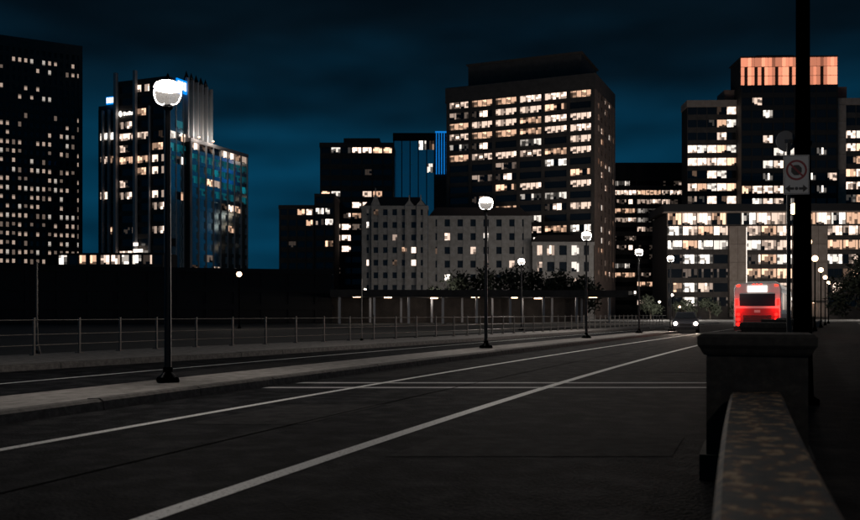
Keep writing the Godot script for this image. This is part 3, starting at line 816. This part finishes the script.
func build_signs() -> void:
	# tall dark pole by the parapet
	var pp := rp(0.73, 11.5, 0.15)
	var t := thing("light_pole", "tall thick dark pole standing on the near pavement behind the parapet", "pole", pp)
	var p := surf()
	add_lathe(p, [[.2, 0.0], [.2, .06], [.13, .1], [.115, .6], [.085, 4.2], [.078, 9.5], [0.0, 9.52]], Vector3.ZERO, 18)
	obj("shaft", p, M.iron, t)
	var band := surf()
	for y in [1.0, 3.3]: add_lathe(band, [[.108, y], [.108, y + .05]], Vector3.ZERO, 18)
	obj("band", band, M.steel, t)
	var arm := surf()
	add_bar(arm, Vector3(0, 9.2, 0), Vector3(-2.2, 9.9, 0.3), .05, .035, 10)
	obj("arm", arm, M.iron, t)
	var hd := surf()
	add_box(hd, Vector3(-2.9, 9.84, .15), Vector3(-2.15, 9.98, .45))
	obj("lamp_head", hd, M.iron, t)
	# round plate seen from behind, clamped to that pole
	t = thing("round_sign", "round grey sign plate turned away, on the tall dark pole", "sign", pp + Vector3(-.17, 3.38, -.12), deg_to_rad(8))
	var disc := CylinderMesh.new()
	disc.top_radius = .135
	disc.bottom_radius = .135
	disc.height = .012
	put("plate", disc, mat(lin(.3, .3, .31), .6), t, Vector3.ZERO, Basis(Vector3.RIGHT, PI / 2))
	bx("bracket", t, M.steel, Vector3(-.02, -.02, .006), Vector3(.17, .02, .03))
	# no stopping sign on its own slim post
	var sp := Vector3(4.305, 0.15, -10.8)
	t = thing("no_stopping_sign", "white no stopping sign with red ring and arrows on a slim post", "sign", sp, deg_to_rad(-6))
	var post := surf()
	add_bar(post, Vector3.ZERO, Vector3(0, 3.2, 0), .024, .024, 12)
	obj("post", post, M.iron, t)
	var plate := bx("plate", t, mat(lin(.78, .76, .73), .5), Vector3(-.068, 2.58, .03), Vector3(.228, 3.05, .036))
	var black := mat(lin(.02, .02, .02), .5)
	var red := mat(lin(.35, .02, .03), .5)
	var c := Vector3(0, .055, .0)
	var ring := surf()
	for k in 40:
		var a0 := TAU * k / 40
		var a1 := TAU * (k + 1) / 40
		var u0 := Vector3(cos(a0), sin(a0), 0)
		var u1 := Vector3(cos(a1), sin(a1), 0)
		quad(ring, c + u0 * .098 + Vector3(0, 0, .0055), c + u0 * .122 + Vector3(0, 0, .0055), c + u1 * .122 + Vector3(0, 0, .0055), c + u1 * .098 + Vector3(0, 0, .0055))
	add_box(ring, Vector3(-.1, -.011, .0052), Vector3(.1, .011, .0072), Transform3D(Basis(Vector3.BACK, -PI / 4), c))
	obj("red_ring", ring, red, plate)
	var oct := surf()
	for k in 8:
		var a0 := TAU * (k + .5) / 8
		var a1 := TAU * (k + 1.5) / 8
		var e := c + Vector3(0, 0, .0042)
		quad(oct, e, e + Vector3(cos(a1), sin(a1), 0) * .066, e + Vector3(cos(a0), sin(a0), 0) * .066, e)
	obj("octagon", oct, black, plate)
	for s in [-1.0, 1.0]:
		var ar := surf()
		var b := Vector3(0, -.165, .005)
		quad(ar, b + Vector3(s * .13, 0, 0), b + Vector3(s * .075, .045, 0), b + Vector3(s * .075, .045, 0), b + Vector3(s * .075, -.045, 0))
		add_box(ar, b + Vector3(s * .052 - .024, -.014, -.001), b + Vector3(s * .052 + .024, .014, .001))
		obj("arrow", ar, black, plate)
	var dot := surf()
	for k in 12: quad(dot, Vector3(0, -.165, .005), Vector3(cos(TAU * k / 12) * .02, -.165 + sin(TAU * k / 12) * .02, .005), Vector3(cos(TAU * (k + 1) / 12) * .02, -.165 + sin(TAU * (k + 1) / 12) * .02, .005), Vector3(0, -.165, .005))
	obj("dot", dot, black, plate)
	var rim := surf()
	for e in [[Vector3(-.142, .222, 0), Vector3(.142, .227, 0)], [Vector3(-.142, -.227, 0), Vector3(.142, -.222, 0)], [Vector3(-.142, -.222, 0), Vector3(-.137, .222, 0)], [Vector3(.137, -.222, 0), Vector3(.142, .222, 0)]]:
		add_box(rim, e[0] + Vector3(0, 0, .0031), e[1] + Vector3(0, 0, .0045))
	obj("border", rim, black, plate)
	# slim bare posts on the far pavement
	for e in [[26.6, "slim bare post with a bent stake at its foot, behind the far carriageway"], [39.5, "slim bare post beside the railing, standing alone"]]:
		var d: float = e[0]
		t = thing("slim_post", e[1], "post", rp(pick(FENCE, d) + (0.35 if d > 30 else -1.05), d, .14))
		var q := surf()
		add_bar(q, Vector3.ZERO, Vector3(0, 2.7, 0), .03, .024, 10)
		add_lathe(q, [[.08, 0], [.07, .05], [.03, .09]], Vector3.ZERO, 10)
		obj("shaft", q, M.rail, t)
		if d < 30:
			var b := surf()
			add_bar(b, Vector3(.05, .75, .1), Vector3(.16, .35, .35), .03, .03, 8)
			add_bar(b, Vector3(.16, .35, .35), Vector3(.3, 0, .5), .03, .04, 8)
			obj("bent_stake", b, M.rail, t)

# ---------------------------------------------------------------- bus
func hull(p: Vector2, z: Array) -> Vector3:
	return Vector3(p.x * z[1], 1.7 + (p.y - 1.7) * z[1], z[0])
func build_bus() -> void:
	var d := 51.0
	var t := thing("city_bus", "city bus seen from behind with red tail lamps and a lit rear sign", "bus", rp(-2.4, d), heading(d))
	# local: x right, z towards us (rear at z 0, nose at -12)
	var paint_w := mat(lin(.62, .62, .62), .35)
	var paint_r := mat(lin(.32, .02, .025), .35)
	var rubber := mat(lin(.02, .02, .02), .8)
	var ring := [Vector2(1.22, .32), Vector2(1.275, .42), Vector2(1.275, 2.75), Vector2(1.2, 2.98), Vector2(1.0, 3.08), Vector2(-1.0, 3.08), Vector2(-1.2, 2.98), Vector2(-1.275, 2.75), Vector2(-1.275, .42), Vector2(-1.22, .32)]
	var body := surf()
	var zs := [[0.0, .955], [-.1, .995], [-.25, 1.0], [-11.8, 1.0], [-11.95, .99], [-12.1, .95]]
	for i in zs.size() - 1:
		for k in ring.size():
			var a: Vector2 = ring[k]
			var b: Vector2 = ring[(k + 1) % ring.size()]
			quad(body, hull(a, zs[i]), hull(b, zs[i]), hull(b, zs[i + 1]), hull(a, zs[i + 1]))
	for z in [zs[0], zs[-1]]:
		for k in range(1, ring.size() - 1):
			quad(body, hull(ring[0], z), hull(ring[k], z), hull(ring[k + 1], z), hull(ring[k + 1], z))
	obj("body", body, paint_w, t)
	bx("rear_panel", t, paint_r, Vector3(-1.15, .62, .0), Vector3(1.15, 1.62, .035))
	bx("rear_window", t, M.glass_dark, Vector3(-.95, 1.75, .0), Vector3(.95, 2.45, .03))
	bx("destination_sign", t, M.sign_white, Vector3(-.52, 2.55, .0), Vector3(.52, 2.9, .05))
	var bp := surf()
	add_box(bp, Vector3(-1.26, .36, -.15), Vector3(1.26, .6, .12))
	obj("bumper", bp, rubber, t)
	for k in 6: bx("grille_slat", t, rubber, Vector3(-.75, .72 + k * .09, .036), Vector3(.75, .77 + k * .09, .06))
	bx("number_plate", t, mat(lin(.55, .55, .55), .5), Vector3(-.16, 1.38, .036), Vector3(.16, 1.53, .05))
	for s in [-1.0, 1.0]:
		for y in [.72, 1.0, 1.28]:
			var l := CylinderMesh.new()
			l.top_radius = .085
			l.bottom_radius = .1
			l.height = .05
			put("tail_lamp", l, M.tail, t, Vector3(s * 1.02, y, .06), Basis(Vector3.RIGHT, PI / 2))
		bx("tail_lamp", t, M.tail, Vector3(s * 1.1 - .07, 1.8, -.0), Vector3(s * 1.1 + .07, 2.15, .05))
		bx("marker_lamp", t, M.marker, Vector3(s * 1.02 - .09, 2.88, .0), Vector3(s * 1.02 + .09, 2.96, .05))
		var li := OmniLight3D.new()
		li.name = "tail_light"
		li.light_color = Color(1, .12, .08)
		li.light_energy = 0.8
		li.light_size = .12
		li.omni_range = 60
		li.omni_attenuation = 2
		li.shadow_enabled = true
		t.add_child(li, true)
		li.position = Vector3(s * 1.05, 1.6, .45)
		for z in [-2.6, -9.6]:
			var w := surf()
			add_bar(w, Vector3(s * 1.0, .5, z), Vector3(s * 1.29, .5, z), .5, .5, 22)
			var wh := obj("wheel", w, rubber, t)
			var rm := surf()
			add_bar(rm, Vector3(s * 1.29, .5, z), Vector3(s * 1.30, .5, z), .3, .27, 18)
			obj("rim", rm, M.steel, wh)
		for k in 7:
			bx("side_window", t, M.lit[2] if k % 3 else M.lit[3], Vector3(s * 1.262, 1.55, -1.2 - k * 1.5), Vector3(s * 1.29, 2.5, -2.55 - k * 1.5))
		bx("side_stripe", t, paint_r, Vector3(s * 1.262, .7, -11.5), Vector3(s * 1.285, 1.3, -.4))
	for k in 3: bx("marker_lamp", t, M.marker, Vector3(-.25 + k * .2, 2.95, .0), Vector3(-.15 + k * .2, 3.0, .05))
	bx("roof_unit", t, paint_w, Vector3(-.8, 3.07, -8), Vector3(.8, 3.25, -3))

# ---------------------------------------------------------------- cars
func car(where: Vector3, turn: float, label: String, body_m: Material, beams: float) -> Node3D:   # nose at +z
	var t := thing("oncoming_car", label, "car", where, turn)
	# outline of the side (z, y), half width there
	var low := [[-2.2, .55, .80], [-2.15, .85, .84], [-1.6, .95, .88], [1.0, .95, .88], [1.9, .82, .86], [2.15, .66, .80], [2.2, .45, .76], [2.1, .25, .74], [-2.1, .25, .76]]
	var b := surf()
	for k in low.size():
		var p: Array = low[k]
		var q: Array = low[(k + 1) % low.size()]
		quad(b, Vector3(-p[2], p[1], p[0]), Vector3(p[2], p[1], p[0]), Vector3(q[2], q[1], q[0]), Vector3(-q[2], q[1], q[0]))
		for s in [-1.0, 1.0]:
			quad(b, Vector3(s * p[2], p[1], p[0]), Vector3(s * q[2], q[1], q[0]), Vector3(s * .9, .55, q[0] * .92), Vector3(s * .9, .55, p[0] * .92))
	obj("body", b, body_m, t)
	var cb := surf()
	var top := [[-1.75, .94, .8], [-1.1, 1.4, .6], [.1, 1.44, .6], [1.05, .95, .78]]
	for k in 3:
		var p: Array = top[k]
		var q: Array = top[k + 1]
		quad(cb, Vector3(-p[2], p[1], p[0]), Vector3(p[2], p[1], p[0]), Vector3(q[2], q[1], q[0]), Vector3(-q[2], q[1], q[0]))
	for s in [-1.0, 1.0]:
		quad(cb, Vector3(s * .8, .94, -1.75), Vector3(s * .6, 1.4, -1.1), Vector3(s * .6, 1.44, .1), Vector3(s * .78, .95, 1.05))
	obj("cabin", cb, body_m, t)
	var ws := surf()
	quad(ws, Vector3(-.7, 1.0, 1.0), Vector3(-.55, 1.39, .22), Vector3(.55, 1.39, .22), Vector3(.7, 1.0, 1.0))
	obj("windscreen", ws, M.glass_dark, t).position = Vector3(0, .012, .012)
	bx("bumper", t, M.iron, Vector3(-.78, .28, 2.1), Vector3(.78, .44, 2.24))
	bx("grille", t, M.iron, Vector3(-.42, .5, 2.14), Vector3(.42, .64, 2.21))
	for s in [-1.0, 1.0]:
		var h := SphereMesh.new()
		h.radius = .14
		h.height = .26
		h.radial_segments = 14
		h.rings = 8
		put("headlight", h, M.headlight, t, Vector3(s * .66, .64, 2.1))
		if beams > 0:
			var l := SpotLight3D.new()
			l.name = "headlight_beam"
			l.light_color = Color(1, .9, .8)
			l.light_energy = beams
			l.light_size = .08
			l.spot_angle = 22
			l.spot_range = 90
			l.spot_attenuation = 2
			l.shadow_enabled = true
			t.add_child(l, true)
			l.transform = Transform3D(Basis(Vector3.UP, PI) * Basis(Vector3.RIGHT, -.02), Vector3(s * .66, .64, 2.25))
		bx("mirror", t, body_m, Vector3(s * .98 - .1, .98, .62), Vector3(s * .98 + .1, 1.12, .74))
		for z in [-1.35, 1.35]:
			var w := surf()
			add_bar(w, Vector3(s * .68, .32, z), Vector3(s * .9, .32, z), .32, .32, 20)
			var wh := obj("wheel", w, M.iron, t)
			var rm := surf()
			add_bar(rm, Vector3(s * .9, .32, z), Vector3(s * .91, .32, z), .2, .18, 14)
			obj("rim", rm, M.steel, wh)
	return t
func build_cars() -> void:
	car(Vector3(17.9, 0, -63.0), deg_to_rad(-16), "dark car with dazzling headlights facing us beyond the last median lamp", mat(lin(.05, .05, .06), .3, .3), 12.0)
	car(Vector3(20.5, -.03, -150.0), deg_to_rad(-8), "small far car with lit headlights by the station canopy", mat(lin(.12, .12, .12), .3, .3), 0.0)

func build_trees() -> void:
	tree("street_tree", "dark rounded tree on the near pavement at the foot of the complex", Vector3(18.2, 0.15, -37.5), 3.5, 1.7, 2600, .11, 5)
	for e in [[8.0, 5.6, "low round"], [13.5, 6.4, "broad"], [20.0, 7.2, "tallest"], [26.0, 6.2, "ragged"], [31.0, 5.0, "smallest"]]:
		tree("dark_tree", "%s dark leafy tree in the clump before the stone hotel" % e[2], Vector3(e[0] * 1.05 - 4, -.03, -165 - e[1]), 3.0 + e[1], 5.0, 1500, .42, int(e[0]), "trees before the stone hotel")
	var nth := ["first", "second", "third", "fourth", "fifth", "sixth", "seventh"]
	var small := [[52, 5.0], [60, 4.2], [66, 4.6], [73, 5.0], [80, 4.4], [104, 6.0], [112, 6.6]]
	for i in small.size():
		var e: Array = small[i]
		tree("dark_tree", "%s small dark tree before the beige complex, counted from the terrace block" % nth[i], Vector3(e[0], -.03, -212), e[1], 3.0, 700, .36, int(e[0]) + 100, "small trees before the beige complex")
